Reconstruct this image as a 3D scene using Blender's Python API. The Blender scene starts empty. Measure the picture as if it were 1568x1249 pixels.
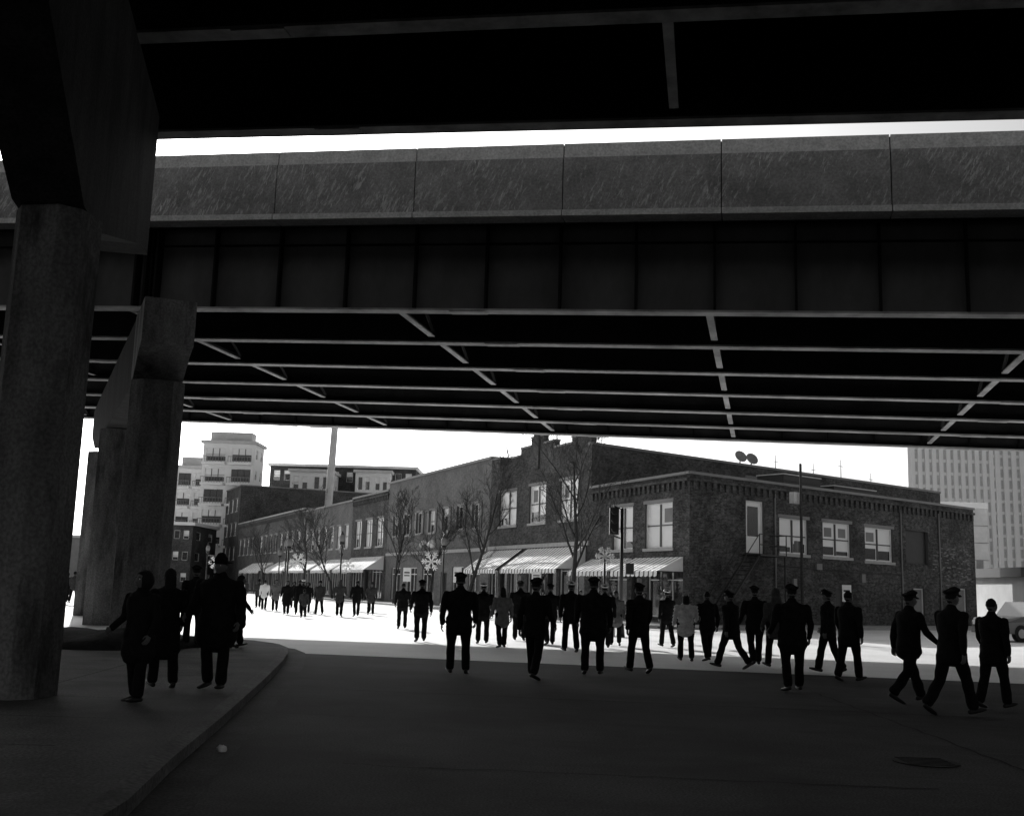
import bpy, math, random, bmesh
from mathutils import Vector, Matrix, Quaternion
sc=bpy.context.scene
R=random.Random(7)
V=Vector
# ------------------------------------------------------------ materials
def mat(name,base,rough=.8,var=.3,scale=3.,bump=0.,spec=.5,metal=0.,fine=None,stretch=None,grit=0.):
    m=bpy.data.materials.new(name);m.use_nodes=True;nt=m.node_tree;N=nt.nodes;L=nt.links
    b=N['Principled BSDF'];b.inputs['Roughness'].default_value=rough;b.inputs['Metallic'].default_value=metal
    b.inputs['Specular IOR Level'].default_value=spec
    tc=N.new('ShaderNodeTexCoord');mp=N.new('ShaderNodeMapping');L.new(tc.outputs['Object'],mp.inputs[0])
    if stretch: mp.inputs['Scale'].default_value=stretch
    n=N.new('ShaderNodeTexNoise');n.inputs['Scale'].default_value=scale;n.inputs['Detail'].default_value=8;n.inputs['Roughness'].default_value=.65
    L.new(mp.outputs[0],n.inputs[0])
    r=N.new('ShaderNodeValToRGB');r.color_ramp.elements[0].position=.3;r.color_ramp.elements[1].position=.7
    lo=base*(1-var);hi=min(.9,base*(1+var))
    r.color_ramp.elements[0].color=(lo,lo,lo,1);r.color_ramp.elements[1].color=(hi,hi,hi,1)
    L.new(n.outputs[0],r.inputs[0]);L.new(r.outputs[0],b.inputs['Base Color'])
    if grit:
        n3=N.new('ShaderNodeTexNoise');n3.inputs['Scale'].default_value=fine or 30;n3.inputs['Detail'].default_value=3;L.new(tc.outputs['Object'],n3.inputs[0])
        r3=N.new('ShaderNodeMapRange');r3.inputs[1].default_value=.35;r3.inputs[2].default_value=.65;r3.inputs[3].default_value=1-grit;r3.inputs[4].default_value=1+grit;L.new(n3.outputs[0],r3.inputs[0])
        sv=N.new('ShaderNodeVectorMath');sv.operation='SCALE';L.new(r.outputs[0],sv.inputs[0]);L.new(r3.outputs[0],sv.inputs[3]);L.new(sv.outputs[0],b.inputs['Base Color'])
    if bump:
        n2=N.new('ShaderNodeTexNoise');n2.inputs['Scale'].default_value=fine or scale*8;n2.inputs['Detail'].default_value=4
        L.new(tc.outputs['Object'],n2.inputs[0])
        bp=N.new('ShaderNodeBump');bp.inputs['Strength'].default_value=bump;bp.inputs['Distance'].default_value=.02
        L.new(n2.outputs[0],bp.inputs['Height']);L.new(bp.outputs[0],b.inputs['Normal'])
    return m
def brick(name,c1,c2,mortar,var=.35):
    m=bpy.data.materials.new(name);m.use_nodes=True;nt=m.node_tree;N=nt.nodes;L=nt.links
    b=N['Principled BSDF'];b.inputs['Roughness'].default_value=.9;b.inputs['Specular IOR Level'].default_value=.2
    uv=N.new('ShaderNodeUVMap')
    t=N.new('ShaderNodeTexBrick');t.inputs['Scale'].default_value=1;t.inputs['Brick Width'].default_value=.24;t.inputs['Row Height'].default_value=.08
    t.inputs['Mortar Size'].default_value=.008
    g=lambda c:(c,c,c,1)
    t.inputs['Color1'].default_value=g(c1);t.inputs['Color2'].default_value=g(c2);t.inputs['Mortar'].default_value=g(mortar)
    L.new(uv.outputs[0],t.inputs[0])
    prev=t.outputs[0]
    for scl,v,dt in((.55,var,9),(4.5,var*.9,4)):
        n=N.new('ShaderNodeTexNoise');n.inputs['Scale'].default_value=scl;n.inputs['Detail'].default_value=dt;n.inputs['Roughness'].default_value=.7
        L.new(uv.outputs[0],n.inputs[0])
        r=N.new('ShaderNodeMapRange');r.inputs[1].default_value=.32;r.inputs[2].default_value=.68;r.inputs[3].default_value=1-v;r.inputs[4].default_value=1+v
        L.new(n.outputs[0],r.inputs[0])
        mx=N.new('ShaderNodeVectorMath');mx.operation='SCALE';L.new(prev,mx.inputs[0]);L.new(r.outputs[0],mx.inputs[3]);prev=mx.outputs[0]
    L.new(prev,b.inputs['Base Color'])
    return m
def awningmat():
    m=bpy.data.materials.new('striped_canvas');m.use_nodes=True;nt=m.node_tree;N=nt.nodes;L=nt.links
    b=N['Principled BSDF'];b.inputs['Roughness'].default_value=.85
    uv=N.new('ShaderNodeUVMap');s=N.new('ShaderNodeSeparateXYZ');L.new(uv.outputs[0],s.inputs[0])
    a=N.new('ShaderNodeMath');a.operation='FRACT';mu=N.new('ShaderNodeMath');mu.operation='MULTIPLY';mu.inputs[1].default_value=2.2
    L.new(s.outputs[0],mu.inputs[0]);L.new(mu.outputs[0],a.inputs[0])
    g=N.new('ShaderNodeMath');g.operation='GREATER_THAN';g.inputs[1].default_value=.74;L.new(a.outputs[0],g.inputs[0])
    x=N.new('ShaderNodeMix');x.data_type='RGBA';L.new(g.outputs[0],x.inputs[0])
    x.inputs[6].default_value=(.9,.9,.9,1);x.inputs[7].default_value=(.06,.06,.06,1)
    L.new(x.outputs[2],b.inputs['Base Color'])
    tr=N.new('ShaderNodeBsdfTranslucent');L.new(x.outputs[2],tr.inputs[0]);ms=N.new('ShaderNodeMixShader');ms.inputs[0].default_value=.06
    L.new(b.outputs[0],ms.inputs[1]);L.new(tr.outputs[0],ms.inputs[2]);L.new(ms.outputs[0],N['Material Output'].inputs[0])
    return m
def streaks(m,light,rot,scl,p0,p1,dens=1.3):
    nt=m.node_tree;N=nt.nodes;L=nt.links;b=N['Principled BSDF']
    tc=N.new('ShaderNodeTexCoord')
    r0=N.new('ShaderNodeMapping');r0.inputs['Rotation'].default_value=rot;L.new(tc.outputs['Object'],r0.inputs[0])
    mp=N.new('ShaderNodeMapping');mp.inputs['Scale'].default_value=scl;L.new(r0.outputs[0],mp.inputs[0])
    n=N.new('ShaderNodeTexNoise');n.inputs['Scale'].default_value=dens;n.inputs['Detail'].default_value=7;n.inputs['Roughness'].default_value=.75;L.new(mp.outputs[0],n.inputs[0])
    big=N.new('ShaderNodeTexNoise');big.inputs['Scale'].default_value=.5;big.inputs['Detail'].default_value=3;L.new(tc.outputs['Object'],big.inputs[0])
    ad=N.new('ShaderNodeMath');ad.operation='MULTIPLY_ADD';L.new(big.outputs[0],ad.inputs[0]);ad.inputs[1].default_value=.35;L.new(n.outputs[0],ad.inputs[2])
    su=N.new('ShaderNodeMath');su.operation='SUBTRACT';L.new(ad.outputs[0],su.inputs[0]);su.inputs[1].default_value=.175
    r=N.new('ShaderNodeValToRGB');r.color_ramp.elements[0].position=p0;r.color_ramp.elements[1].position=p1
    r.color_ramp.elements[0].color=(0,0,0,1);r.color_ramp.elements[1].color=(1,1,1,1);L.new(su.outputs[0],r.inputs[0])
    x=N.new('ShaderNodeMix');x.data_type='RGBA';L.new(r.outputs[0],x.inputs[0])
    old=b.inputs['Base Color'].links[0].from_socket
    L.new(old,x.inputs[6]);x.inputs[7].default_value=(light,light,light,1);L.new(x.outputs[2],b.inputs['Base Color'])
    return m
M={}
M['asphalt']=streaks(mat('asphalt',.044,.9,.5,.3,.3,.12,fine=45,grit=.5),.024,(0,0,.15),(.25,1.1,1),.5,.78,.8)
M['patch']=mat('asphalt_patch',.028,.95,.35,.6,.3,.05,fine=45,grit=.45)
M['iron']=mat('cast_iron',.03,.8,.4,9,.4,.1)
M['litroad']=mat('sunlit_road_tone',.68,.75,.1,.5,.1,.5,fine=30,grit=.08)  # sunlight on the road put into a pale surface colour
M['conc']=mat('concrete',.10,.9,.45,1.2,.3,.2,fine=25,grit=.4)
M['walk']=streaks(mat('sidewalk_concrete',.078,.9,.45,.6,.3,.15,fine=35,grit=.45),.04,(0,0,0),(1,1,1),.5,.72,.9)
M['gut']=mat('gutter_concrete',.05,.9,.4,.9,.3,.1,fine=35,grit=.4)
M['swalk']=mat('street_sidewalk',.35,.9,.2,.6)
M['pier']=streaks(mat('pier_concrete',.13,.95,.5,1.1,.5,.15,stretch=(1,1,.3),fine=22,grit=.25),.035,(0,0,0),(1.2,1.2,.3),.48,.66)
M['pierd']=streaks(mat('shaded_pier_concrete',.03,.95,.5,1.1,.5,.1,stretch=(1,1,.3),fine=22,grit=.25),.012,(0,0,0),(1.2,1.2,.3),.5,.72)  # dark copy of the pier concrete; shade on the caps put into colour
M['parapet']=streaks(streaks(mat('stained_concrete',.21,.9,.3,1.2,.3,fine=20,grit=.18),.42,(0,-.45,0),(12.,2.,2.6),.54,.64),.6,(0,-.15,0),(16,3,2.),.62,.68)
M['parapet_top']=mat('parapet_rail_concrete_lit',.44,.9,.2,3,.4,fine=20,grit=.18)  # paler copy of the parapet; light on the chamfered band put into colour
M['steel']=mat('girder_paint',.03,.7,.4,1.0,.1,.25,stretch=(1,1,.4))
M['steelf']=mat('fascia_girder_paint',.075,.7,.35,.8,.1,.25,stretch=(1,1,.5))
M['steeld']=mat('girder_paint_dark',.011,.8,.4,1.0,.1,.1,stretch=(1,1,.4))  # darker tone of girder paint, for near span and stiffeners
M['flange']=mat('flange_paint_bounce_lit',.36,.8,.5,.9,.1,.3,stretch=(1,1,1))  # girder paint made paler; bounce light from the street put into colour
M['flanged']=mat('flange_paint_dark',.11,.8,.7,1.0,.1,.1)  # darker than the far span's flanges, for the near span
M['slab']=mat('deck_soffit',.03,.9,.3,1,spec=.1)
M['brickA']=brick('dark_brick',.03,.09,.11,.55)
M['brickB']=brick('brown_brick',.04,.095,.1,.45)
M['brickC']=brick('tan_brick',.13,.17,.17,.25)
M['brickD']=brick('red_brick',.06,.11,.12)
M['stone']=mat('limestone',.4,.8,.2,3)
M['frame']=mat('white_window_frame',.8,.5,.1,3)
M['dframe']=mat('dark_window_frame',.05,.5,.2,3)
M['blind']=mat('blind_with_sky_reflection',.9,.25,.03,.4,spec=1.)  # blind white raised to include the sky's reflection in the glass
M['glass']=mat('dark_glass',.03,.06,.3,.5,spec=1.)
M['black']=mat('black_paint',.02,.45,.3,3)
M['white']=mat('white_panel',.88,.6,.02,.6)  # white, raised further so far facades carry haze in their colour
M['grey']=mat('grey_panel',.6,.7,.15,.6)
M['mid']=mat('mid_grey_panel',.22,.7,.2,.6)
M['faded']=mat('faded_paint',.17,.9,.4,3)
M['roof']=mat('roof_membrane',.15,.9,.3,.7)
M['bark']=mat('bark',.06,.95,.4,8,spec=.1)
M['awn']=awningmat()
M['cloth']=mat('dark_uniform_wool',.010,1,.4,12,.2,.1)
M['cloth2']=mat('dark_trousers',.008,1,.4,12,.2,.1)
M['gcloth']=mat('grey_coat_wool',.05,1,.4,12,.2,.1)
M['tcloth']=mat('tan_coat_wool',.14,1,.3,12,.2,.1)
M['puffy']=mat('light_puffer_jacket',.45,.6,.35,9,.3)
M['wht_cloth']=mat('white_cloth',.85,.9,.05,9)
M['skin']=mat('skin',.12,.7,.15,9,spec=.2)
M['hair']=mat('hair',.010,.8,.3,30,spec=.2)
M['shoe']=mat('shoe_leather',.010,.5,.3,8,spec=.3)
M['carp']=mat('car_paint_dark',.10,.3,.1,2,spec=.8)
M['carw']=mat('car_paint_white',.7,.3,.1,2,spec=.8)
M['rubber']=mat('rubber',.02,.9,.2,5)
M['mulch']=mat('mulch',.02,1,.5,6,.8,.1)
M['sand']=mat('dry_grass',.22,1,.4,.5,.4)
# ------------------------------------------------------------ mesh builder
class MB:
    def __init__(s): s.v=[];s.f=[];s.m=[];s.uv=[];s.mats=[];s.sm=[]
    def mi(s,k):
        if k not in s.mats:s.mats.append(k)
        return s.mats.index(k)
    def face(s,pts,k,uv=None,smooth=False):
        i=len(s.v);s.v+= [tuple(p) for p in pts];s.f.append(tuple(range(i,i+len(pts))));s.m.append(s.mi(k));s.sm.append(smooth)
        s.uv.append(uv or [(0,0)]*len(pts))
    def box(s,F,a0,a1,b0,b1,c0,c1,k):
        P=lambda a,b,c:F(a,b,c)
        q=[[(a0,b0,c0),(a1,b0,c0),(a1,b0,c1),(a0,b0,c1)],[(a1,b1,c0),(a0,b1,c0),(a0,b1,c1),(a1,b1,c1)],
           [(a0,b1,c0),(a0,b0,c0),(a0,b0,c1),(a0,b1,c1)],[(a1,b0,c0),(a1,b1,c0),(a1,b1,c1),(a1,b0,c1)],
           [(a0,b0,c1),(a1,b0,c1),(a1,b1,c1),(a0,b1,c1)],[(a0,b1,c0),(a1,b1,c0),(a1,b0,c0),(a0,b0,c0)]]
        for i,c in enumerate(q):
            if i<2: uv=[(p[0],p[2]) for p in c]
            elif i<4: uv=[(p[1],p[2]) for p in c]
            else: uv=[(p[0],p[1]) for p in c]
            s.face([P(*p) for p in c],k,uv)
    def prism(s,pts,z0,z1,k,ktop=None):
        n=len(pts);d=0
        for i in range(n):
            a=V(pts[i]);b=V(pts[(i+1)%n]);l=(b-a).length
            s.face([(a.x,a.y,z0),(b.x,b.y,z0),(b.x,b.y,z1),(a.x,a.y,z1)],k,[(d,z0),(d+l,z0),(d+l,z1),(d,z1)]);d+=l
        s.face([(p[0],p[1],z1) for p in pts],ktop or k,[tuple(p) for p in pts])
        s.face([(p[0],p[1],z0) for p in reversed(pts)],ktop or k,[tuple(p) for p in reversed(pts)])
    def tube(s,pts,rad,k,seg=8,flat=None,caps=True,smooth=True,ref=None):
        pts=[V(p) for p in pts];rad=[(r,r) if not isinstance(r,tuple) else r for r in rad]
        if caps:
            d0=(pts[0]-pts[1]).normalized();d1=(pts[-1]-pts[-2]).normalized()
            r0=min(rad[0]);r1=min(rad[-1])
            P=[pts[0]+d0*r0*.75,pts[0]+d0*r0*.45]+pts+[pts[-1]+d1*r1*.45,pts[-1]+d1*r1*.75]
            Q=[tuple(x*.35 for x in rad[0]),tuple(x*.8 for x in rad[0])]+rad+[tuple(x*.8 for x in rad[-1]),tuple(x*.35 for x in rad[-1])]
        else:P,Q=pts,rad
        base=len(s.v);n=len(P)
        for i,p in enumerate(P):
            d=(P[min(i+1,n-1)]-P[max(i-1,0)]).normalized()
            rf=V(ref) if ref else (V((0,1,0)) if abs(d.y)<.8 else V((0,0,1)))
            x=d.cross(rf).normalized();y=x.cross(d).normalized()
            for j in range(seg):
                a=2*math.pi*j/seg
                s.v.append(tuple(p+x*math.cos(a)*Q[i][0]+y*math.sin(a)*Q[i][1]))
        mi=s.mi(k)
        for i in range(n-1):
            for j in range(seg):
                a=base+i*seg+j;b=base+i*seg+(j+1)%seg
                s.f.append((a,b,b+seg,a+seg));s.m.append(mi);s.uv.append([(0,0)]*4);s.sm.append(smooth)
        s.f.append(tuple(base+j for j in reversed(range(seg))));s.m.append(mi);s.uv.append([(0,0)]*seg);s.sm.append(False)
        s.f.append(tuple(base+(n-1)*seg+j for j in range(seg)));s.m.append(mi);s.uv.append([(0,0)]*seg);s.sm.append(False)
    def ball(s,c,r,k,seg=12,ring=8,fn=None):
        base=len(s.v);c=V(c);r=r if isinstance(r,tuple) else (r,r,r)
        for i in range(ring+1):
            t=math.pi*i/ring
            for j in range(seg):
                a=2*math.pi*j/seg
                p=V((math.sin(t)*math.cos(a),math.sin(t)*math.sin(a),math.cos(t)))
                if fn:p=fn(p)
                s.v.append((c.x+p.x*r[0],c.y+p.y*r[1],c.z+p.z*r[2]))
        mi=s.mi(k)
        for i in range(ring):
            for j in range(seg):
                a=base+i*seg+j;b=base+i*seg+(j+1)%seg
                s.f.append((a,a+seg,b+seg,b));s.m.append(mi);s.uv.append([(0,0)]*4);s.sm.append(True)
    def mesh(s,name):
        me=bpy.data.meshes.new(name);me.from_pydata(s.v,[],s.f)
        for k in s.mats: me.materials.append(M[k])
        me.polygons.foreach_set('material_index',s.m);me.polygons.foreach_set('use_smooth',s.sm)
        ul=me.uv_layers.new(name='UVMap');fl=[c for u in s.uv for p in u for c in p];ul.data.foreach_set('uv',fl)
        me.update();return me
    def obj(s,name,parent=None,recalc=False):
        me=s.mesh(name)
        if recalc:
            bm=bmesh.new();bm.from_mesh(me);bmesh.ops.recalc_face_normals(bm,faces=bm.faces);bm.to_mesh(me);bm.free()
        o=bpy.data.objects.new(name,me);sc.collection.objects.link(o)
        if parent:o.parent=parent
        return o
def empty(name):
    o=bpy.data.objects.new(name,None);sc.collection.objects.link(o);return o
def frame(o,a,b):
    o=V(o);a=V(a);b=V(b)
    return lambda s,t,z:o+a*s+b*t+V((0,0,z))
W=frame((0,0,0),(1,0,0),(0,1,0))
# ------------------------------------------------------------ camera / light
f=1650;th=math.radians(9.5);ro=.03
cam=bpy.data.cameras.new('camera');co=bpy.data.objects.new('camera',cam);sc.collection.objects.link(co)
cam.lens=36*f/1568;cam.clip_end=6000
co.matrix_world=Matrix.Translation((0,0,1.65))@Matrix.Rotation(math.radians(90)+th,4,'X')@Matrix.Rotation(ro,4,'Z')
sc.camera=co
az=math.radians(21);el=math.radians(25.0)
S=V((-math.sin(az)*math.cos(el),math.cos(az)*math.cos(el),math.sin(el)))
l=bpy.data.lights.new('sun','SUN');l.energy=5;l.angle=math.radians(.5);l.color=(1,.995,.985);lo=bpy.data.objects.new('sun',l);sc.collection.objects.link(lo)
lo.rotation_euler=(-S).to_track_quat('-Z','Y').to_euler();lo.location=(0,0,60)
w=bpy.data.worlds.new('World');sc.world=w;w.use_nodes=True;nt=w.node_tree
sk=nt.nodes.new('ShaderNodeTexSky');sk.sky_type='NISHITA';sk.sun_disc=False;sk.sun_elevation=el;sk.sun_rotation=-az;sk.dust_density=4
bw=nt.nodes.new('ShaderNodeRGBToBW');nt.links.new(sk.outputs[0],bw.inputs[0]);nt.links.new(bw.outputs[0],nt.nodes['Background'].inputs[0]);nt.nodes['Background'].inputs[1].default_value=.15
sc.view_settings.view_transform='Standard'
# ------------------------------------------------------------ ground, road, walks
b=MB();b.box(W,-2500,2500,-600,4500,-.6,-.05,'sand');b.obj('ground')
b=MB();b.face([(-140,-120,0),(120,-120,0),(120,240,0),(-140,240,0)],'asphalt');b.obj('road')
b=MB();b.face([(-140,46,.004),(-16,28.0,.004),(-6,26.2,.004),(14,22.6,.004),(45,17.2,.004),(110,7,.004),(110,239,.004),(-139,239,.004)],'litroad');b.obj('sunlit_road_overlay')  # near edge drawn along the overpass shadow, sunlight painted pale
b=MB()
def strip(pts,wd,k,z=.004):
    for i in range(len(pts)-1):
        a=V(pts[i]);c=V(pts[i+1]);t=(c-a).normalized();n=V((-t.y,t.x))*wd/2
        b.face([(a.x-n.x,a.y-n.y,z),(c.x-n.x,c.y-n.y,z),(c.x+n.x,c.y+n.y,z),(a.x+n.x,a.y+n.y,z)],k)
rr=random.Random(3)
def wob(x0,y0,x1,y1,n,am): return [(x0+(x1-x0)*i/n+rr.uniform(-am,am),y0+(y1-y0)*i/n+rr.uniform(-am,am)) for i in range(n+1)]
strip(wob(-3.1,14.3,-1.6,14.0,8,.03),.12,'iron');strip(wob(-2.5,17.5,7,16.2,30,.04),.05,'patch')
strip(wob(-1.5,10.4,3.9,10,24,.04),.03,'patch',.005);strip(wob(5.2,9,5.5,20,30,.04),.03,'patch',.006)
b.obj('asphalt_seam')
b=MB();b.tube([(4.4,11.6,0),(4.4,11.6,.012)],[.33,.33],'iron',seg=28,caps=False,smooth=False,ref=(0,1,0))
for i in range(6): b.box(W,4.16,4.64,11.36+i*.09,11.40+i*.09,.012,.018,'iron')
b.obj('manhole_cover')
K=[(-2.15,-10),(-2.35,2),(-2.6,7.9),(-2.85,9.7),(-3.2,12.8),(-3.8,17.6),(-4.35,21.7),(-4.75,24.2),(-5.1,26),(-5.6,27.4),(-6.28,28.3),(-7.4,29.1),(-10,30.2),(-16,32),(-60,43)]
b=MB()
def off(K,d):
    o=[]
    for i,p in enumerate(K):
        a=V(K[max(i-1,0)]);c=V(K[min(i+1,len(K)-1)]);t=(c-a).normalized();n=V((-t.y,t.x))
        o.append((p[0]+n.x*d,p[1]+n.y*d))
    return o
K2=off(K,.17)
for i in range(len(K)-1):
    a,c=K[i],K[i+1];a2,c2=K2[i],K2[i+1]
    b.face([(*a,0),(*c,0),(c[0],c[1],.12),(a[0],a[1],.12)],'conc')
    b.face([(*a,.12),(*c,.12),(*c2,.15),(*a2,.15)],'conc')
b.obj('kerb',recalc=True)
b=MB();G0=off(K,-.4)
for i in range(12):
    a,c=G0[i],G0[i+1];b.face([(*K[i],.0065),(*K[i+1],.0065),(*c,.0065),(*a,.0065)],'gut')
b.obj('gutter')
b=MB()
for i in range(len(K2)-1):
    a,c=K2[i],K2[i+1]
    if i<12: b.face([(-80,a[1],.146),(a[0],a[1],.146),(c[0],c[1],.146),(-80,c[1],.146)],'walk')
b.face([(-80,K2[12][1],.146),(K2[12][0],K2[12][1],.146),(K2[13][0],K2[13][1],.146),(-60,43,.146),(-80,43,.146)],'walk')
for y in range(-2,28,2): strip([(-30,y+.4),(-3.2-(y/28)*2.2,y)],.025,'mulch',.15)
strip([(-5.2,2),(-7.2,27)],.025,'mulch',.1505)
b.obj('sidewalk')
# ------------------------------------------------------------ bridges
def bridge(name,O,phi,g,x0,x1,ng,sp,hz,cf0,cfs,jo,near=False,ph=1.72):
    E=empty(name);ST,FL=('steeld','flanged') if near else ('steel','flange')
    a=V((math.cos(phi),-math.sin(phi),-g));bb=V((math.sin(phi),math.cos(phi),0));F=frame(O,a,bb)
    for i in range(ng):
        t=i*sp;b=MB()
        WB='steelf' if (i==0 and not near) else ST
        b.box(F,x0,x1,t-.012,t+.012,.05,hz,WB)
        b.box(F,x0,x1,t-.18,t+.18,0,.048,FL)
        b.box(F,x0,x1,t-.2,t+.2,hz+.002,hz+.045,ST)
        s=x0+1.2
        while s<x1:
            b.box(F,s,s+.9,t-.15,t+.15,-.018,-.001,FL);s+=14.4
        if i in (0,ng-1) and not near:
            s=x0+.3
            while s<x1:
                for sg in (-1,1):
                    b.box(F,s-.025,s+.025,min(t+sg*.013,t+sg*.19),max(t+sg*.013,t+sg*.19),.05,hz,'steeld')
                s+=1.8
            b.box(F,x0,x1,t-.1,t-.014,hz*.78,hz*.78+.03,'steeld')
            if i==0:
                for s in(-10.1,-9.8,-9.5): b.box(F,s-.03,s+.03,t-.3,t-.02,.05,hz,'steeld')
        b.obj('girder_%d'%(i+1),E)
    b=MB();s=cf0
    while s-cfs>x0 and not near: s-=cfs
    while s<x1:
        for i in range(ng-1):
            t0=min(i*sp,(i+1)*sp)+.03;t1=max(i*sp,(i+1)*sp)-.03
            b.box(F,s-.085,s+.085,t0+.35,t1-.35,.11,.14,FL)
            b.box(F,s-.01,s+.01,t0,t1,.142,.24,ST)
            b.box(F,s-.08,s+.08,t0,t1,hz-.35,hz-.28,ST)
            for q in (0,1):
                p0=F(s,t0+.2,.25 if q else hz-.35);p1=F(s,t1-.2,hz-.35 if q else .25)
                b.tube([p0,p1],[.05,.05],ST,seg=4,caps=False,smooth=False)
        s+=cfs
    b.obj('cross_frames',E)
    W_=(ng-1)*sp;ta,tb=min(0,W_)-1,max(0,W_)+1
    b=MB();b.box(F,x0,x1,ta,tb,hz+.05,hz+.3,'slab');b.obj('deck_slab',E)
    b=MB()
    for tt,sg in ((ta,-1),(tb,1)):
        s=x0+jo;lo_,hi_=(tt-.02,tt+.38) if sg<0 else (tt-.38,tt+.02)
        pp=ph if sg<0 else 1.85
        while s<x1:
            e=s+3.575
            b.box(F,s,e,lo_,hi_,hz+.0,hz+pp-.36,'parapet')
            b.box(F,s,e,lo_-(.0 if sg>0 else .10),hi_+(.10 if sg>0 else 0),hz-.14,hz-.002,'parapet_top')
            c0,c1=(lo_+.06,hi_) if sg<0 else (lo_,hi_-.06)
            b.box(F,s,e,c0,c1,hz+pp-.358,hz+pp,'parapet_top')
            s+=3.6
        b.box(F,x0,x1,(lo_+.12),(hi_-.12),hz+.02,hz+pp-.03,'slab')
    b.obj('parapet',E)
    return E,F
E2,F2=bridge('highway_overpass',(0,25,8.14),math.radians(13.3),.0376,-46,60,7,3.5,2.15,4.55,7.6,.5,False,1.66)
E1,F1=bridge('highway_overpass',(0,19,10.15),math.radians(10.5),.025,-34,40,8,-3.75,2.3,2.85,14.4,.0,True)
def column(b,x,y,r,z0,z1,ang,k='pier'):
    pts=[]
    for (px,py) in ((1,.55),(.55,1),(-.55,1),(-1,.55),(-1,-.55),(-.55,-1),(.55,-1),(1,-.55)):
        pts.append((x+r*(px*math.cos(ang)-py*math.sin(ang)),y+r*(px*math.sin(ang)+py*math.cos(ang))))
    b.prism(pts,z0,z1,k)
def cap(b,o,d,w,prof,k='pier'):
    d=V((d[0],d[1],0)).normalized();n=V((d.y,-d.x,0));o=V((o[0],o[1],0))
    P=lambda t,s,z:o+d*t+n*s+V((0,0,z))
    for i in range(len(prof)-1):
        t0,a0,c0=prof[i];t1,a1,c1=prof[i+1]
        for s in (-w,w):
            b.face([P(t0,s,a0),P(t1,s,a1),P(t1,s,c1),P(t0,s,c0)],k)
        b.face([P(t0,-w,a0),P(t1,-w,a1),P(t1,w,a1),P(t0,w,a0)],k)
        b.face([P(t0,-w,c0),P(t1,-w,c1),P(t1,w,c1),P(t0,w,c0)],k)
    for i in (0,-1):
        t,a,c=prof[i];b.face([P(t,-w,a),P(t,w,a),P(t,w,c),P(t,-w,c)],k)
b=MB();column(b,-6.15,13.9,.47,.1,6.4,-.15)
cap(b,(-6.2,13.9),(-.205,.979),.44,[(-7,8.8,10.3),(-5.5,8.6,10.3),(-.55,6.4,10.3),(.55,6.4,10.3),(4.6,7.5,10.35),(5.6,7.6,10.35)],'pierd')  # cap in the dark copy, its shade painted in
b.obj('bridge_pier',recalc=True)
b=MB()
sd=(-.4,.916)
for i,(x,y) in enumerate([(-9.2,27.5),(-13.9,38),(-17.6,46.5)]):
    column(b,x,y,.66,0,6.6+.15*i,.35)
cap(b,(-9.2,27.5),sd,.62,[(-1.75,7.35,8.45),(-1.1,7.2,8.45),(.3,6.6,8.45),(.7,6.6,8.45)])
cap(b,(-9.2,27.5),sd,.6,[(.701,6.62,8.45),(19,6.9,8.9),(22.5,7.8,8.9)],'pierd')  # rest of the same cap, darkened in colour to read as shade
b.obj('bridge_pier',recalc=True)
b=MB()
for i,(x,y) in enumerate([(-34,33),(-37,44)]): column(b,x,y,.7,0,8.4,.35)
cap(b,(-34,33),sd,.7,[(-1.7,8.4,9.4),(14,8.4,9.6)]);b.obj('bridge_pier',recalc=True)
b=MB()
b.ball((-8.9,25.2,.05),(2.4,2.6,.42),'mulch',24,10,fn=lambda p:V((p.x*(1+.1*math.sin(5*p.y)),p.y,p.z*(1+.2*math.sin(9*p.x)))))
b.obj('planting_bed')
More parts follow.
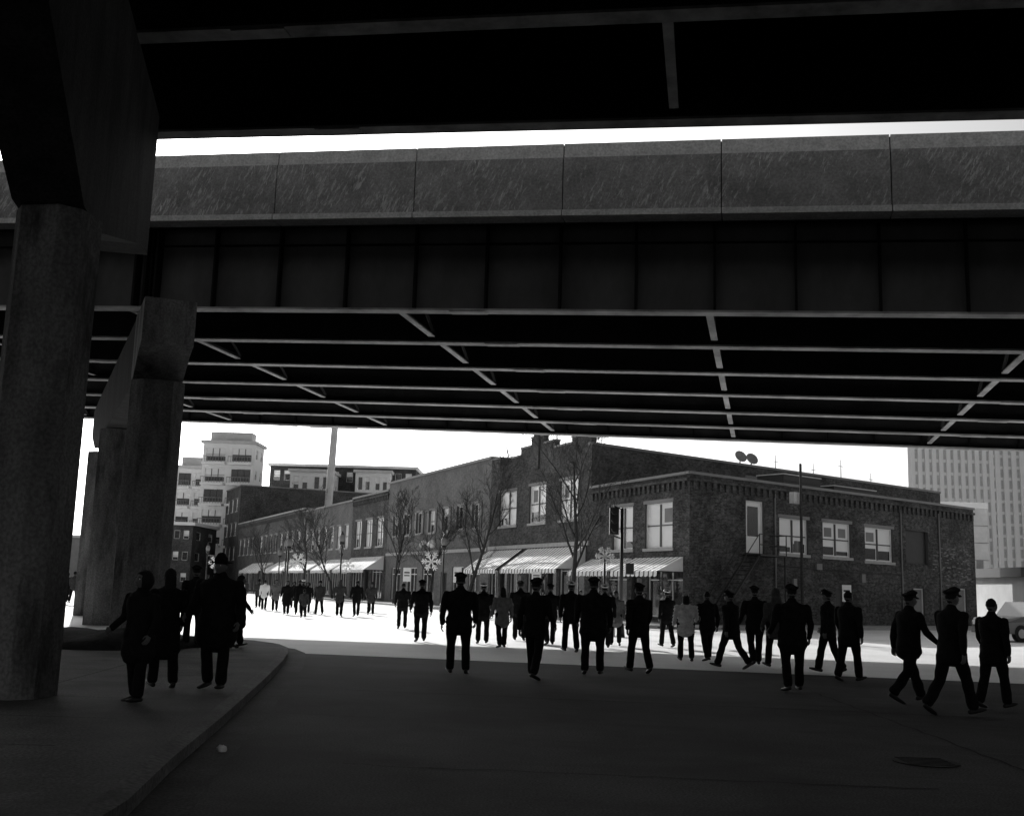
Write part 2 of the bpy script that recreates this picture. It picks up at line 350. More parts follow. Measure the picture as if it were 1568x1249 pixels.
# ------------------------------------------------------------ walls with openings
def wall(b,p0,p1,z0,z1,n,ops,k,frm='frame',u0=0,reveal=.18):
    p0=V((*p0,0));p1=V((*p1,0));L=(p1-p0).length;d=(p1-p0)/L;n=V((*n,0)).normalized()
    us=sorted({0,L,*[o[0] for o in ops],*[o[1] for o in ops]});zs=sorted({z0,z1,*[o[2] for o in ops],*[o[3] for o in ops]})
    us=[u for u in us if 0<=u<=L];P=lambda u,z,q=0:p0+d*u+V((0,0,z))+n*q
    def qd(u_0,u_1,z_0,z_1,q,kk):
        b.face([P(u_0,z_0,q),P(u_1,z_0,q),P(u_1,z_1,q),P(u_0,z_1,q)],kk,[(u0+u_0,z_0),(u0+u_1,z_0),(u0+u_1,z_1),(u0+u_0,z_1)])
    for i in range(len(us)-1):
        for j in range(len(zs)-1):
            uc=(us[i]+us[i+1])/2;zc=(zs[j]+zs[j+1])/2
            if any(o[0]<uc<o[1] and o[2]<zc<o[3] for o in ops): continue
            qd(us[i],us[i+1],zs[j],zs[j+1],0,k)
    F=lambda a,q,z:P(a,z,q)
    for o in ops:
        a0,a1,c0,c1=o[:4];ty=o[4] if len(o)>4 else 'win';r=-reveal
        for (A,B) in (((a0,c0),(a1,c0)),((a1,c0),(a1,c1)),((a1,c1),(a0,c1)),((a0,c1),(a0,c0))):
            b.face([P(A[0],A[1]),P(B[0],B[1]),P(B[0],B[1],r),P(A[0],A[1],r)],k)
        pane={'win':'blind','dark':'glass','shop':'glass','door':'white','hole':'black','dwin':'glass','ddoor':'mid'}[ty]
        qd(a0,a1,c0,c1,r,pane)
        fk='dframe' if ty in('dark','hole') else frm
        fw=.07
        if ty!='hole':
            b.box(F,a0,a0+fw,r+.003,r+.06,c0,c1,fk);b.box(F,a1-fw,a1,r+.003,r+.06,c0,c1,fk)
            b.box(F,a0+fw,a1-fw,r+.003,r+.058,c0,c0+fw,fk);b.box(F,a0+fw,a1-fw,r+.003,r+.058,c1-fw,c1,fk)
        if ty=='dwin' and R.random()<.6:
            qd(a0+fw,a1-fw,c0+(c1-c0)*R.choice((.5,.35,.65)),c1-fw,r+.004,'blind')
        if ty=='door':
            qd(a0+.3,a1-.3,c0+.9,c1-.3,r+.01,'glass')
        if ty in('win','dwin'):
            zm=(c0+c1)/2;b.box(F,a0+fw,a1-fw,r+.005,r+.05,zm-.03,zm+.03,'dframe')
            nm=max(1,round((a1-a0)/1.2))
            for q in range(1,nm):
                um=a0+(a1-a0)*q/nm;b.box(F,um-.06,um+.06,r+.005,r+.052,c0+fw,c1-fw,'dframe')
            if ty=='win':
              for q in range(nm):
                ua=a0+(a1-a0)*q/nm+.14;ub=a0+(a1-a0)*(q+1)/nm-.14
                if R.random()<.45: qd(ua,ub,c0+.1,c0+(c1-c0)*R.uniform(.15,.42),r+.004,'glass')
                if R.random()<.25: qd(ua+.2,ub-.15,zm+.15,c1-.3,r+.004,'mid')
        if ty=='shop':
            nm=max(2,round((a1-a0)/1.1))
            for q in range(1,nm):
                um=a0+(a1-a0)*q/nm;b.box(F,um-.03,um+.03,r+.003,r+.05,c0+fw,c1-fw,fk)
            b.box(F,a0+fw,a1-fw,r+.003,r+.052,c1-.6,c1-.54,fk)
        if ty in('win','dwin','dark') and len(o)>5:
            b.box(F,a0-.12,a1+.12,-.05,.07,c0-.16,c0-.002,'stone')
            b.box(F,a0-.12,a1+.12,-.05,.03,c1+.002,c1+.18,'mid')
    return F
def block(name,fp,h,walls,k,rk='roof',parapet=.35):
    E=empty(name);b=MB();n=len(fp)
    for i in range(n):
        a=V(fp[i]);c=V(fp[(i+1)%n]);d=(c-a).normalized();nn=(d.y,-d.x)
        wall(b,a,c,0,h,nn,walls.get(i,[]),k)
    b.obj('walls',E)
    b=MB();b.face([(p[0],p[1],h-parapet) for p in fp],rk);b.obj('roof',E)
    return E
def coping(E,fp,edges,z,k='stone',hh=.16,pr=.08,dent=None,dk=None):
    b=MB();n=len(fp)
    for i in edges:
        a=V(fp[i]);c=V(fp[(i+1)%n]);L=(c-a).length;d=(c-a)/L;nn=V((d.y,-d.x))
        F=frame((a.x,a.y,0),(d.x,d.y,0),(nn.x,nn.y,0))
        b.box(F,-.05,L+.05,-.3,pr,z,z+hh,k)
        if dent:
            s=.2
            while s<L-.2:
                b.box(F,s,s+.22,.003,.12,z-.75,z-.35,dk);s+=.5
            b.box(F,0,L,.003,.14,z-.34,z-.2,dk)
    b.obj('cornice',E)
o0=V((9.2,55));sd=V((-.4,.916)).normalized();rd=V((.789,.614)).normalized()
out=V((-.916,-.4)).normalized()
def st(s,o=0): p=o0+sd*s+out*o;return (p.x,p.y)
def rt(k,o=0,base=o0): p=V(base)+rd*k+V((rd.y,-rd.x))*o;return (p.x,p.y)
BO=V(st(10.7))
A=[st(0),rt(27.6),(rt(27.6)[0]-4.5,rt(27.6)[1]+8.5),(BO.x+8,BO.y+4),st(10.69)]
opsA0=[(4.4,5.9,3.9,6.7,'door'),(7.2,9.75,4.0,5.95,'win',1),(11.1,13.8,4.0,5.95,'win',1),(15.2,18.1,3.9,5.9,'win',1),(19.5,22.0,3.9,5.95,'hole'),(20.2,21.4,.1,2.4,'ddoor'),(24.2,26.4,.1,2.5,'ddoor'),(12.2,13.2,.1,2.2,'hole')]
opsA4=[(10.69-4.4,10.69-1.6,4.0,6.4,'win',1),(10.69-8.0,10.69-5.7,4.0,6.4,'win',1),(.8,4.4,.4,2.9,'shop'),(4.9,6.0,.1,2.7,'dark'),(6.6,10.1,.4,2.9,'shop')]
EA=block('corner_brick_building',A,7.72,{0:opsA0,4:opsA4},'brickA')
coping(EA,A,[0,4],7.72,'mid',.14,.1,True,'brickB')
b=MB()
FR=frame((o0.x,o0.y,0),(rd.x,rd.y,0),(rd.y,-rd.x,0))
for s in(6.75,18.9,23.2): b.tube([FR(s,.08,.2),FR(s,.08,7.2)],[.05,.05],'mid',seg=6,caps=False)
for (s,z,w_,h_) in((10.3,3.2,.5,.35),(14.6,2.6,.35,.5),(8.2,2.2,.3,.45)): b.box(FR,s,s+w_,.003,.16,z,z+h_,'mid')
b.tube([FR(7,.1,3.3),FR(14.6,.1,3.15),FR(18.9,.1,3.2)],[.02,.02,.02],'black',seg=4)
b.obj('downpipes_and_meters',EA)
b=MB();r9=random.Random(5)
for i in range(110):
    s=r9.gauss(24.5,1.6);z=r9.uniform(2.6,5.0);w_=.24*r9.choice((1,1,2));h_=.072
    s=round(s/.24)*.24+.12*(round(z/.08)%2);z=round(z/.08)*.08+.0015*0
    if 22.3<s<27.1: b.face([FR(s,.004+.0004*i/10,z),FR(s+w_,.004+.0004*i/10,z),FR(s+w_,.004+.0004*i/10,z+h_),FR(s,.004+.0004*i/10,z+h_)],'faded')
b.obj('peeling_paint',EA)
Br=lambda k,o=0:rt(k,o,BO)
Bf=[(BO.x,BO.y),Br(38.7),(Br(38.7)[0]-6,Br(38.7)[1]+14),(st(26.4)[0]+12,st(26.4)[1]+14),st(26.39)]
ob=lambda s0,s1,z0,z1,*r:(26.39-s1,26.39-s0,z0,z1,*r)
opsB=[ob(12.4,14.9,6.0,8.5,'win',1),ob(17.0,19.6,6.0,8.5,'win',1),ob(21.7,24.7,6.0,8.4,'win',1),ob(11.4,14.8,.4,3.4,'shop'),ob(15.2,16.4,.1,3.0,'dark'),ob(16.8,19.6,.4,3.4,'shop'),ob(20.6,22.6,.4,3.4,'shop'),ob(23,24.2,.1,3.0,'dark'),ob(24.6,26,.4,3.4,'shop')]
EB=block('gabled_brick_building',Bf,10.4,{4:opsB,0:[(14.2,16.6,9.0,9.9,'dark')]},'brickB')
coping(EB,Bf,[0],10.4,'mid',.16,.06)
b=MB();a=V(Bf[4]);d=(V(Bf[0])-a).normalized();nn=V((d.y,-d.x));FB=frame((a.x,a.y,0),(d.x,d.y,0),(nn.x,nn.y,0))
for (u0,u1,z0,z1) in ((0,1.6,10.4,10.9),(3.6,5.2,10.4,10.7),(5.2,6.9,10.4,11.2),(6.9,8.9,10.4,11.75),(8.9,10.6,10.4,11.2),(10.6,13,10.4,10.75),(13,15.6,10.4,11.1)):
    b.box(FB,u0,u1,-.35,.0,z0+.002,z1,'brickB');b.box(FB,u0-.03,u1+.03,-.4,.06,z1+.001,z1+.12,'mid')
b.box(FB,7.5,8.3,-.4,.12,9.6,12.2,'brickB');b.box(FB,7.4,8.4,-.45,.18,12.202,12.35,'stone')
b.box(FB,0,15.6,.003,.12,4.35,4.6,'stone')
b.obj('stepped_parapet',EB)
def rowb(name,s0,s1,h,k,dep,ops,cop='stone',dent=False):
    fp=[st(s0),(st(s0)[0]+dep*.9,st(s0)[1]+dep*.39),(st(s1)[0]+dep*.9,st(s1)[1]+dep*.39),st(s1)]
    L=s1-s0
    E=block(name,fp,h,{3:[(L-(o[1]-s0),L-(o[0]-s0),*o[2:]) for o in ops]},k)
    coping(E,fp,[3,0],h,cop,.18,.12,dent,k)
    return E
def autow(s0,s1,n,w,z0,z1,ty='dwin'):
    o=[];g=(s1-s0)/n
    for i in range(n):
        c=s0+g*(i+.5);o.append((c-w/2,c+w/2,z0,z1,ty,1))
    return o
C=autow(27.5,50.5,7,1.35,6.1,7.9)+[(28,30.4,.4,3.2,'shop'),(31.4,33.8,.4,3.2,'shop'),(35,36.4,.1,2.8,'dark'),(38,41,.4,3.2,'shop'),(42.4,45.4,.4,3.2,'shop'),(47,49.6,.4,3.2,'shop')]
EC=rowb('tan_brick_building',26.4,51.4,11.05,'brickC',20,C,'mid')
b=MB();a=V(st(0));FS=frame((a.x,a.y,0),(sd.x,sd.y,0),(out.x,out.y,0))
for i in range(7):
    c=27.5+23/7*(i+.5)
    for sg in(-1,1): b.box(FS,min(c+sg*.72,c+sg*1.2),max(c+sg*.72,c+sg*1.2),.003,.06,6.05,7.95,'dframe')
b.box(FS,26.6,51.2,.003,.15,4.3,4.55,'stone')
for i in range(5): b.tube([FS(39.2+i*.5,.12,4.9+.28*math.sin(i*math.pi/4)),FS(39.45+i*.5,.12,5.2+.28*math.sin(i*math.pi/4))],[.09,.09],'white',seg=5)
b.ball(FS(38.2,.2,5.1),.35,'white')
b.obj('shutters_and_sign',EC)
rowb('narrow_brick_building',51.4,63.9,10.4,'brickA',18,autow(52,63.3,3,2.2,5.3,8,'win')+[(52.5,56,.4,3.4,'shop'),(57,58.2,.1,3,'dark'),(59,63,.4,3.4,'shop')],'mid',True)
rowb('painted_brick_building',63.9,86.3,10.2,'brickC',18,autow(64.5,86,7,1.5,5.4,7.8,'win')+[(65+i*3.5,67.8+i*3.5,.4,3.3,'shop') for i in range(6)],'mid')
rowb('brick_storefront_row',86.3,132.9,10.6,'brickD',18,autow(87,132,13,1.6,5.6,8,'dwin')+[(88+i*4.4,91+i*4.4,.4,3.3,'shop') for i in range(10)],'stone',True)
rowb('brick_apartment_block',133.2,190,17,'brickB',26,autow(134,189,13,1.9,9,11,'win')+autow(134,189,13,1.9,13,15,'win')+autow(134,189,13,1.9,5,7,'win'),'mid')
def awning(s0,s1,zt,zb,dp=1.6,k='awn'):
    b=MB();P=lambda s,o,z:FS(s,o,z);n=int((s1-s0)/.4)
    for i in range(n):
        u=s0+(s1-s0)*i/n;v=s0+(s1-s0)*(i+1)/n;sag=lambda x:-.03*math.sin((x-s0)*2.6)**2
        b.face([P(u,.05,zt),P(v,.05,zt),P(v,dp,zb+sag(v)),P(u,dp,zb+sag(u))],k,[(u,1),(v,1),(v,0),(u,0)])
        b.face([P(u,dp,zb+sag(u)),P(v,dp,zb+sag(v)),P(v,dp+.02,zb-.25),P((u+v)/2,dp+.02,zb-.31),P(u,dp+.02,zb-.25)],k,[(u,1),(v,1),(v,0),((u+v)/2,0),(u,0)])
    for s in(s0,s1): b.face([P(s,.05,zt),P(s,dp,zb),P(s,.05,zb)],k,[(s,0),(s,0),(s,0)])
    for s in(s0,s1): b.tube([P(s,.05,zb-.02),P(s,dp,zb-.02)],[.025,.025],'black',seg=5)
    b.obj('awning')
awning(.5,5.3,3.5,2.75);awning(5.7,10.5,3.5,2.75);awning(11.2,19.6,4.3,2.9,2.0);awning(20.4,26.2,4.3,2.9,2.0)
awning(52,63.4,4.3,3,2);awning(64.6,73,4.2,3,2);awning(75,85.5,4.2,3,2);awning(88,100,4.2,3,2);awning(103,118,4.2,3,2)
def wreath(s,z,r=.5):
    b=MB();n=26
    for i in range(n):
        a=i/n*2*math.pi
        for q in range(3):
            c=FS(s+math.cos(a)*r+R.uniform(-.06,.06),.1+R.uniform(-.03,.05),z+math.sin(a)*r+R.uniform(-.06,.06))
            dd=V((R.uniform(-1,1),R.uniform(-1,1),R.uniform(-1,1)))*.13
            b.tube([c-dd,c+dd],[.035,.015],'mid',seg=4,caps=False)
    b.obj('wreath')
wreath(2.3,1.9);wreath(8.6,1.9);wreath(17.8,2.0)
b=MB();
pts=[st(-3,3.4),st(200,3.4),st(200,-.1),st(0,-.1),rt(28,.1),rt(30,3.2),rt(-2,3.0)]
b.prism(pts,.0,.14,'swalk');b.obj('sidewalk',recalc=True)
b=MB();b.box(FR,4.1,6.3,.003,1.2,3.72,3.8,'black')
for s in(4.1,5.2,6.3): b.tube([FR(s,1.15,3.8),FR(s,1.15,4.85)],[.03,.03],'black',seg=5)
for z in(4.3,4.85): b.tube([FR(4.1,1.15,z),FR(6.3,1.15,z)],[.025,.025],'black',seg=5);b.tube([FR(6.3,.05,z),FR(6.3,1.15,z)],[.025,.025],'black',seg=5)
for o in(.25,1.1):
    b.tube([FR(4.1,o,3.7),FR(.8,o,.2)],[.06,.06],'black',seg=4);b.tube([FR(4.1,o,4.8),FR(.8,o,1.2)],[.025,.025],'black',seg=4)
for i in range(15):
    u=i/15;b.box(FR,4.0-3.2*u-.12,4.0-3.2*u+.12,.28,1.08,3.6-3.4*u,3.63-3.4*u,'black')
b.tube([FR(6.25,1.1,0),FR(6.25,1.1,3.72)],[.05,.05],'black',seg=6)
b.obj('fire_escape')
b=MB()
b.tube([FR(6.75,1.8,0),FR(6.75,1.8,8.7)],[.09,.07],'bark',seg=8)
b.box(FR,6.35,7.05,1.35,1.65,6.6,7.2,'grey')
b.box(FR,6.5,6.95,1.5,1.68,4.0,4.6,'mid')
b.obj('utility_pole')
def hvac(F,s,t,z,w,d,h,k='mid'):
    b=MB();b.box(F,s,s+w,t-d,t,z,z+h,k);b.box(F,s-.05,s+w+.05,t-d-.05,t+.05,z+h+.001,z+h+.06,'grey')
    for i in range(5):
        b.box(F,s+.1,s+w-.1,t+.002,t+.03,z+.12+i*h/6,z+.16+i*h/6,'black')
    b.obj('rooftop_air_unit')
hvac(FR,11.5,-3,7.4,3.6,2,1.5,'black');hvac(FR,16.5,-3,7.4,4.5,2,1.2,'black')
FBr=frame((BO.x,BO.y,0),(rd.x,rd.y,0),(rd.y,-rd.x,0))
def dish(s,z):
    b=MB();c=FBr(s,-.8,z);b.tube([FBr(s,-.8,10),c],[.05,.05],'mid',seg=6)
    dd=V((.3,-.85,.45)).normalized();x=dd.cross(V((0,0,1))).normalized();y=x.cross(dd)
    rings=[(0.02,0),(.2,.03),(.36,.08),(.46,.15)];prev=None
    for r,h in rings:
        cur=[c+x*math.cos(a)*r+y*math.sin(a)*r+dd*h for a in [i/16*2*math.pi for i in range(16)]]
        if prev:
            for i in range(16): b.face([prev[i],prev[(i+1)%16],cur[(i+1)%16],cur[i]],'mid',smooth=True)
        prev=cur
    b.tube([c,c+dd*.6],[.02,.02],'mid',seg=4);b.obj('satellite_dish')
dish(14.6,11.1);dish(15.8,11.05)
b=MB()
for s,h in((20,11.9),(24.5,11.7),(28,12.3),(32,11.6)):
    b.tube([FBr(s,-2,10),FBr(s,-2,h)],[.05,.02],'mid',seg=5)
    b.tube([FBr(s-.3,-2,h-.5),FBr(s+.3,-2,h-.5)],[.02,.02],'mid',seg=4)
b.box(FBr,0,38,-2.1,-2.05,10.9,10.93,'mid');b.obj('rooftop_antennas')
# ------------------------------------------------------------ modern apartments and towers
def apart(name,cx,cy,w,dep,h,nf,nb,k='white',ang=0.,balc=True,wm=.16):
    E=empty(name);ca,sa=math.cos(ang),math.sin(ang)
    F=frame((cx,cy,0),(ca,sa,0),(-sa,ca,0));b=MB()
    p=lambda s,t:(F(s,t,0).x,F(s,t,0).y)
    fp=[p(0,0),p(w,0),p(w,dep),p(0,dep)];fh=h/nf
    ops=[]
    for i in range(nf):
        for j in range(nb):
            g=w/nb
            if balc:
                ops.append((j*g+g*.12,(j+1)*g-g*.12,i*fh+.5,(i+1)*fh-.8,'dwin'))
            else: ops.append((j*g+g*wm,j*g+g*.42,i*fh+1.2,(i+1)*fh-.8,'dwin'));ops.append((j*g+g*.58,j*g+g*(1-wm),i*fh+1.2,(i+1)*fh-.8,'dwin'))
    ops2=[]
    n2=max(2,int(dep/5))
    for i in range(nf):
        for j in range(n2):
            g=dep/n2;ops2.append((j*g+g*.32,(j+1)*g-g*.32,i*fh+1.1,(i+1)*fh-.9,'dwin'))
    wall(b,fp[0],fp[1],0,h,(sa,-ca),ops,k);wall(b,fp[1],fp[2],0,h,(ca,sa),ops2,k);wall(b,fp[2],fp[3],0,h,(-sa,ca),[],k)
    wall(b,fp[3],fp[0],0,h,(-ca,-sa),ops2,k);b.face([F(0,0,h),F(w,0,h),F(w,dep,h),F(0,dep,h)],'roof')
    b.obj('walls',E);b=MB()
    b.box(F,-.4,w+.4,-.5,dep+.4,h+.01,h+.5,'white' if k!='white' else 'grey')
    if balc:
        for i in range(1,nf):
            for j in range(nb):
                g=w/nb
                b.box(F,j*g+.3,(j+1)*g-.3,-1.8,-.003,i*fh-.2,i*fh+.2,'white')
                for q in range(9):
                    s=j*g+.35+(g-.7)*q/8;b.box(F,s-.03,s+.03,-1.78,-1.72,i*fh+.2,i*fh+1.15,'mid')
                b.box(F,j*g+.3,(j+1)*g-.3,-1.8,-1.7,i*fh+1.15,i*fh+1.24,'mid')
        b.box(F,w*.1,w*.9,1,4,h+.51,h+2.2,'grey')
    b.obj('balconies_and_roof_edge',E)
    return E
apart('balcony_apartment_building',-54.5,190,9.2,7,25.5,7,2,'white',.0)
apart('balcony_apartment_building',-60.8,196,6.2,8,21.5,6,2,'white',.05)
apart('modern_apartment_building',-46,206,28,14,23.5,6,6,'brickB',-.02,False)
apart('modern_apartment_building',-40,196,7.5,8,21.5,5,2,'white',.0,False)
apart('modern_apartment_building',-29,202,6.5,12,22.3,5,2,'white',.0,False)
apart('brick_apartment_building',-57,172,7,14,10,3,2,'brickB',.0,False)
b=MB();b.tube([(-30.5,180,0),(-29.5,180,38)],[.75,.5],'grey',seg=10);b.box(frame((-30,180,0),(1,0,0),(0,1,0)),-4,4,-.2,.2,27.4,27.8,'grey');b.obj('steel_mast')
def tower(name,x0,x1,y,h,k,pitch=2.2,core='mid'):
    E=empty(name);b=MB();b.box(W,x0,x1,y,y+30,0,h,core);b.obj('core',E)
    b=MB();x=x0
    while x<x1: b.box(W,x,x+pitch*.55,y-.8,y-.01,0,h,k);x+=pitch
    z=4
    while z<h: b.box(W,x0,x1,y-.3,y-.012,z,z+.9,k);z+=3.6
    b.box(W,x0-.8,x0-.01,y-.5,y+30,0,h,k);b.obj('ribs',E)
tower('office_tower',112,135,300,48,'white',2.0,'grey')  # distance haze put into the pale rib colour
tower('office_tower',146,190,340,95,'white',2.6,'grey')
b=MB();b.box(W,74,84.3,190,215,0,19,'grey');b.box(W,74,84.3,189.5,189.99,18,19,'white');b.box(W,82,83.2,189.9,189.99,5,9,'mid')
for i in range(5): b.box(W,74,84.3,189.93,189.985,2.9+i*3,3.0+i*3,'mid')
b.obj('concrete_block_building')
b=MB();b.box(W,38,58,80,95,0,3.6,'grey');b.box(W,37.6,58,79.6,95.4,3.602,4.3,'black');b.obj('low_garage_building')
b=MB();b.box(W,-140,-62,215,240,0,9,'mid');b.box(W,-140,-62,214.6,240.2,9.01,9.5,'grey');b.obj('warehouse')
# ------------------------------------------------------------ bare trees
def tree(name,x,y,h,seed,k='bark',z=.1):
    r=random.Random(seed);b=MB()
    def br(p,d,L,rad,lev):
        n=4 if lev<2 else 3;pts=[p];rs=[rad];q=p;dd=d
        for i in range(n):
            dd=(dd+V((r.gauss(0,.12),r.gauss(0,.12),r.gauss(0.03,.08)))).normalized()
            q=q+dd*L/n;pts.append(q);rs.append(rad*(1-.7*(i+1)/n))
        b.tube(pts,rs,k,seg=6 if lev<1 else (4 if lev<2 else 3),caps=False)
        if lev>=4:return
        m=[9,7,5,4][lev]
        for i in range(m):
            u=(.26 if lev==0 else .2)+ (.72 if lev==0 else .75)*(i+r.random()*.7)/m
            j=min(n-1,int(u*n));pp=pts[j].lerp(pts[j+1],u*n-j)
            a=r.random()*6.283;sp=r.uniform(.45,.85)
            pd=(pts[j+1]-pts[j]).normalized();ax=pd.orthogonal().normalized();ax=Quaternion(pd,a)@ax
            nd=(pd*math.cos(sp)+ax*math.sin(sp)+V((0,0,.25))).normalized()
            br(pp,nd,L*r.uniform(.45,.65)*(1-.3*u),max(.015,rad*(1-.7*u)*.58),lev+1)
    br(V((x,y,z)),V((0,0,1)),h*.8,h*.015,0)
    b.obj(name)
tree('bare_tree',3.4,60.6,11,1);tree('bare_tree',-2.9,76,10.5,2);tree('bare_tree',-5.8,83,8,3);tree('bare_tree',-9.3,90.6,9,4)
tree('bare_tree',-17.5,110,8.5,5);tree('bare_tree',-22.7,122,11,6);tree('bare_tree',-60,120,11,8);tree('bare_tree',-66,135,12,9);tree('bare_tree',-31,140,9,10)
# ------------------------------------------------------------ street furniture
def snow(b,c,r,k='white'):
    for i in range(6):
        a=i*math.pi/3;d=V((math.cos(a),0,math.sin(a)))
        b.tube([c,c+d*r],[.045,.035],k,seg=4,caps=False)
        for q in(.45,.7):
            for sg in(-1,1):
                e=V((math.cos(a+sg*.9),0,math.sin(a+sg*.9)));b.tube([c+d*r*q,c+d*r*q+e*r*.32],[.04,.03],k,seg=4,caps=False)
def lamp(x,y,h,side=-1,sn=True,sz=.55,z=.1):
    b=MB();b.tube([(x,y,z),(x,y,z+.5)],[.14,.1],'black',seg=8,caps=False);b.tube([(x,y,z+.5),(x,y,h-.4)],[.065,.05],'black',seg=8,caps=False)
    b.ball((x,y,h),(.2,.2,.3),'mid',10,8);b.tube([(x,y,h-.45),(x,y,h-.25)],[.12,.18],'black',seg=8,caps=False);b.tube([(x,y,h+.25),(x,y,h+.5)],[.12,.02],'black',seg=8,caps=False)
    if sn:
        b.tube([(x,y,h*.72+sz),(x+side*sz*1.3,y,h*.72+sz)],[.02,.02],'black',seg=4);snow(b,V((x+side*sz*1.2,y-.05,h*.72)),sz)
    b.obj('street_lamp')
lamp(-4.0,68,4.4,-1,True,.62);lamp(-14.5,72,4.2,1,True,.55);lamp(-13,85,4.2,1,True,.5);lamp(-27,98,4.4,1,True,.6);lamp(-11.0,72,4.6,1,False);lamp(-17.5,86,4.6,1,False);lamp(-20.5,98,4.2,1,True,.5)
b=MB();x,y=4.25,40.5
b.tube([(x,y,0),(x,y,.5)],[.16,.11],'black',caps=False);b.tube([(x,y,.5),(x,y,4.75)],[.075,.06],'black',caps=False)
b.box(frame((x-.3,y,0),(1,0,0),(0,1,0)),-.17,.17,-.14,.14,3.75,4.75,'black')
for z in(3.92,4.25,4.58): b.tube([(x-.3,y-.15,z),(x-.3,y-.33,z+.02)],[.12,.12],'black',seg=8,caps=False)
b.box(frame((x+.3,y,0),(1,0,0),(0,1,0)),-.15,.15,-.13,.13,2.3,2.7,'black')
b.tube([(x-.3,y,3.7),(x,y,3.6)],[.03,.03],'black',seg=5);b.tube([(x-.3,y,4.8),(x,y,4.7)],[.03,.03],'black',seg=5)
b.obj('traffic_signal')
b=MB();x,y=4.2,47;b.tube([(x,y,0),(x,y,3.2)],[.05,.05],'black',caps=False);snow(b,V((x,y-.08,3.15)),.42,'grey');b.obj('snowflake_decoration')
def sign(x,y,h=2.4,w=.3,hh=.45):
    b=MB();b.tube([(x,y,0),(x,y,h)],[.03,.03],'mid',seg=6,caps=False);b.box(frame((x,y,0),(1,0,0),(0,1,0)),-w,w,-.06,-.035,h-hh*2,h,'white')
    b.box(frame((x,y,0),(1,0,0),(0,1,0)),-w*.7,w*.7,-.066,-.0625,h-hh*1.2,h-hh*1.05,'black');b.box(frame((x,y,0),(1,0,0),(0,1,0)),-w*.7,w*.7,-.066,-.0625,h-hh*.8,h-hh*.6,'black');b.obj('traffic_sign')
sign(16.5,53,2.3,.22,.4);sign(-3.0,66,2.8,.25,.45);sign(-6.6,72,2.8,.25,.45);sign(1.6,59.5,2.6,.25,.3)
def planter(x,y):
    b=MB();pts=[(x+.5*math.cos(i*math.pi/4),y+.5*math.sin(i*math.pi/4)) for i in range(8)];b.prism(pts,.1,.62,'grey')
    r=random.Random(int(x*9))
    for i in range(90):
        a=r.random()*6.28;q=r.random()*.4;c=V((x+math.cos(a)*q,y+math.sin(a)*q,.6));d=V((r.gauss(0,.2),r.gauss(0,.2),r.uniform(.2,.5)));b.tube([c,c+d],[.02,.008],'bark',seg=3,caps=False)
    b.obj('concrete_planter')
planter(2.5,57.5);planter(-1.6,66);planter(4.7,53.5)
b=MB();x,y=5.9,52.5
for i in range(5): b.box(W,x-.8,x+.8,y-.25+i*.1,y-.17+i*.1,.55,.59,'black')
for i in range(3): b.box(W,x-.8,x+.8,y+.26,y+.29,.7+i*.13,.8+i*.13,'black')
for sx in(-.7,.7): b.box(W,x+sx-.03,x+sx+.03,y-.25,y+.25,.1,.55,'black');b.box(W,x+sx-.03,x+sx+.03,y+.2,y+.25,.59,1.1,'black')
b.obj('street_bench')
b=MB();b.tube([(3.9,41.5,0),(3.9,41.5,.85)],[.24,.28],'grey',seg=12);b.tube([(3.9,41.5,.86),(3.9,41.5,.98)],[.3,.2],'black',seg=12);b.obj('trash_bin')
b=MB();b.ball((-2.72,10.9,.03),(.05,.045,.035),'grey',9,7,fn=lambda p:V((p.x*(1+.45*math.sin(7*p.y)),p.y*(1+.45*math.cos(9*p.z)),p.z*(1+.3*math.sin(11*p.x)))));b.obj('crumpled_paper')
# ------------------------------------------------------------ vehicles
def vehicle(name,x,y,ang,prof,cab,wd,wx,wr,k):
    b=MB();F0=frame((x,y,0),(math.cos(ang),math.sin(ang),0),(-math.sin(ang),math.cos(ang),0));h=wd/2
    def ext(pr,w0,w1,kk):
        n=len(pr)
        for sg in(-1,1): b.face([F0(p[0],sg*(w0 if p[1]<1.05 else w1),p[1]) for p in pr],kk)
        for i in range(n):
            p,q=pr[i],pr[(i+1)%n];wp=w0 if p[1]<1.05 else w1;wq=w0 if q[1]<1.05 else w1
            b.face([F0(p[0],-wp,p[1]),F0(q[0],-wq,q[1]),F0(q[0],wq,q[1]),F0(p[0],wp,p[1])],kk)
    ext(prof,h,h*.86,k);ext(cab,h*.99,h*.865+.012,'glass')
    for wxx in wx:
        for sg in(-1,1):
            c=F0(wxx,sg*(h-.1),wr);dd=F0(0,1,0)-F0(0,0,0)
            b.tube([c-dd*.11,c+dd*.11],[wr,wr],'rubber',seg=18,caps=False,ref=(0,0,1));b.tube([c+dd*(.112*sg),c+dd*(.13*sg)],[wr*.55,wr*.5],'grey',seg=12,caps=False,ref=(0,0,1))
    x0=min(p[0] for p in prof);x1=max(p[0] for p in prof)
    b.box(F0,x0-.08,x0+.02,-h*.95,h*.95,.35,.6,'mid');b.box(F0,x1-.02,x1+.08,-h*.95,h*.95,.35,.6,'mid')
    for sg in(-1,1): b.box(F0,x1-.02,x1+.03,min(sg*h*.55,sg*h*.9),max(sg*h*.55,sg*h*.9),.7,.88,'white');b.box(F0,x0-.03,x0+.02,min(sg*h*.7,sg*h*.92),max(sg*h*.7,sg*h*.92),.8,1.05,'mid')
    b.obj(name,recalc=True)
suv=[(-2.3,.35),(2.3,.35),(2.35,.8),(2.2,1.0),(1.1,1.1),(.5,1.72),(-1.9,1.78),(-2.3,1.1)]
suvc=[(1.0,1.12),(.45,1.62),(-1.8,1.68),(-2.1,1.14)]
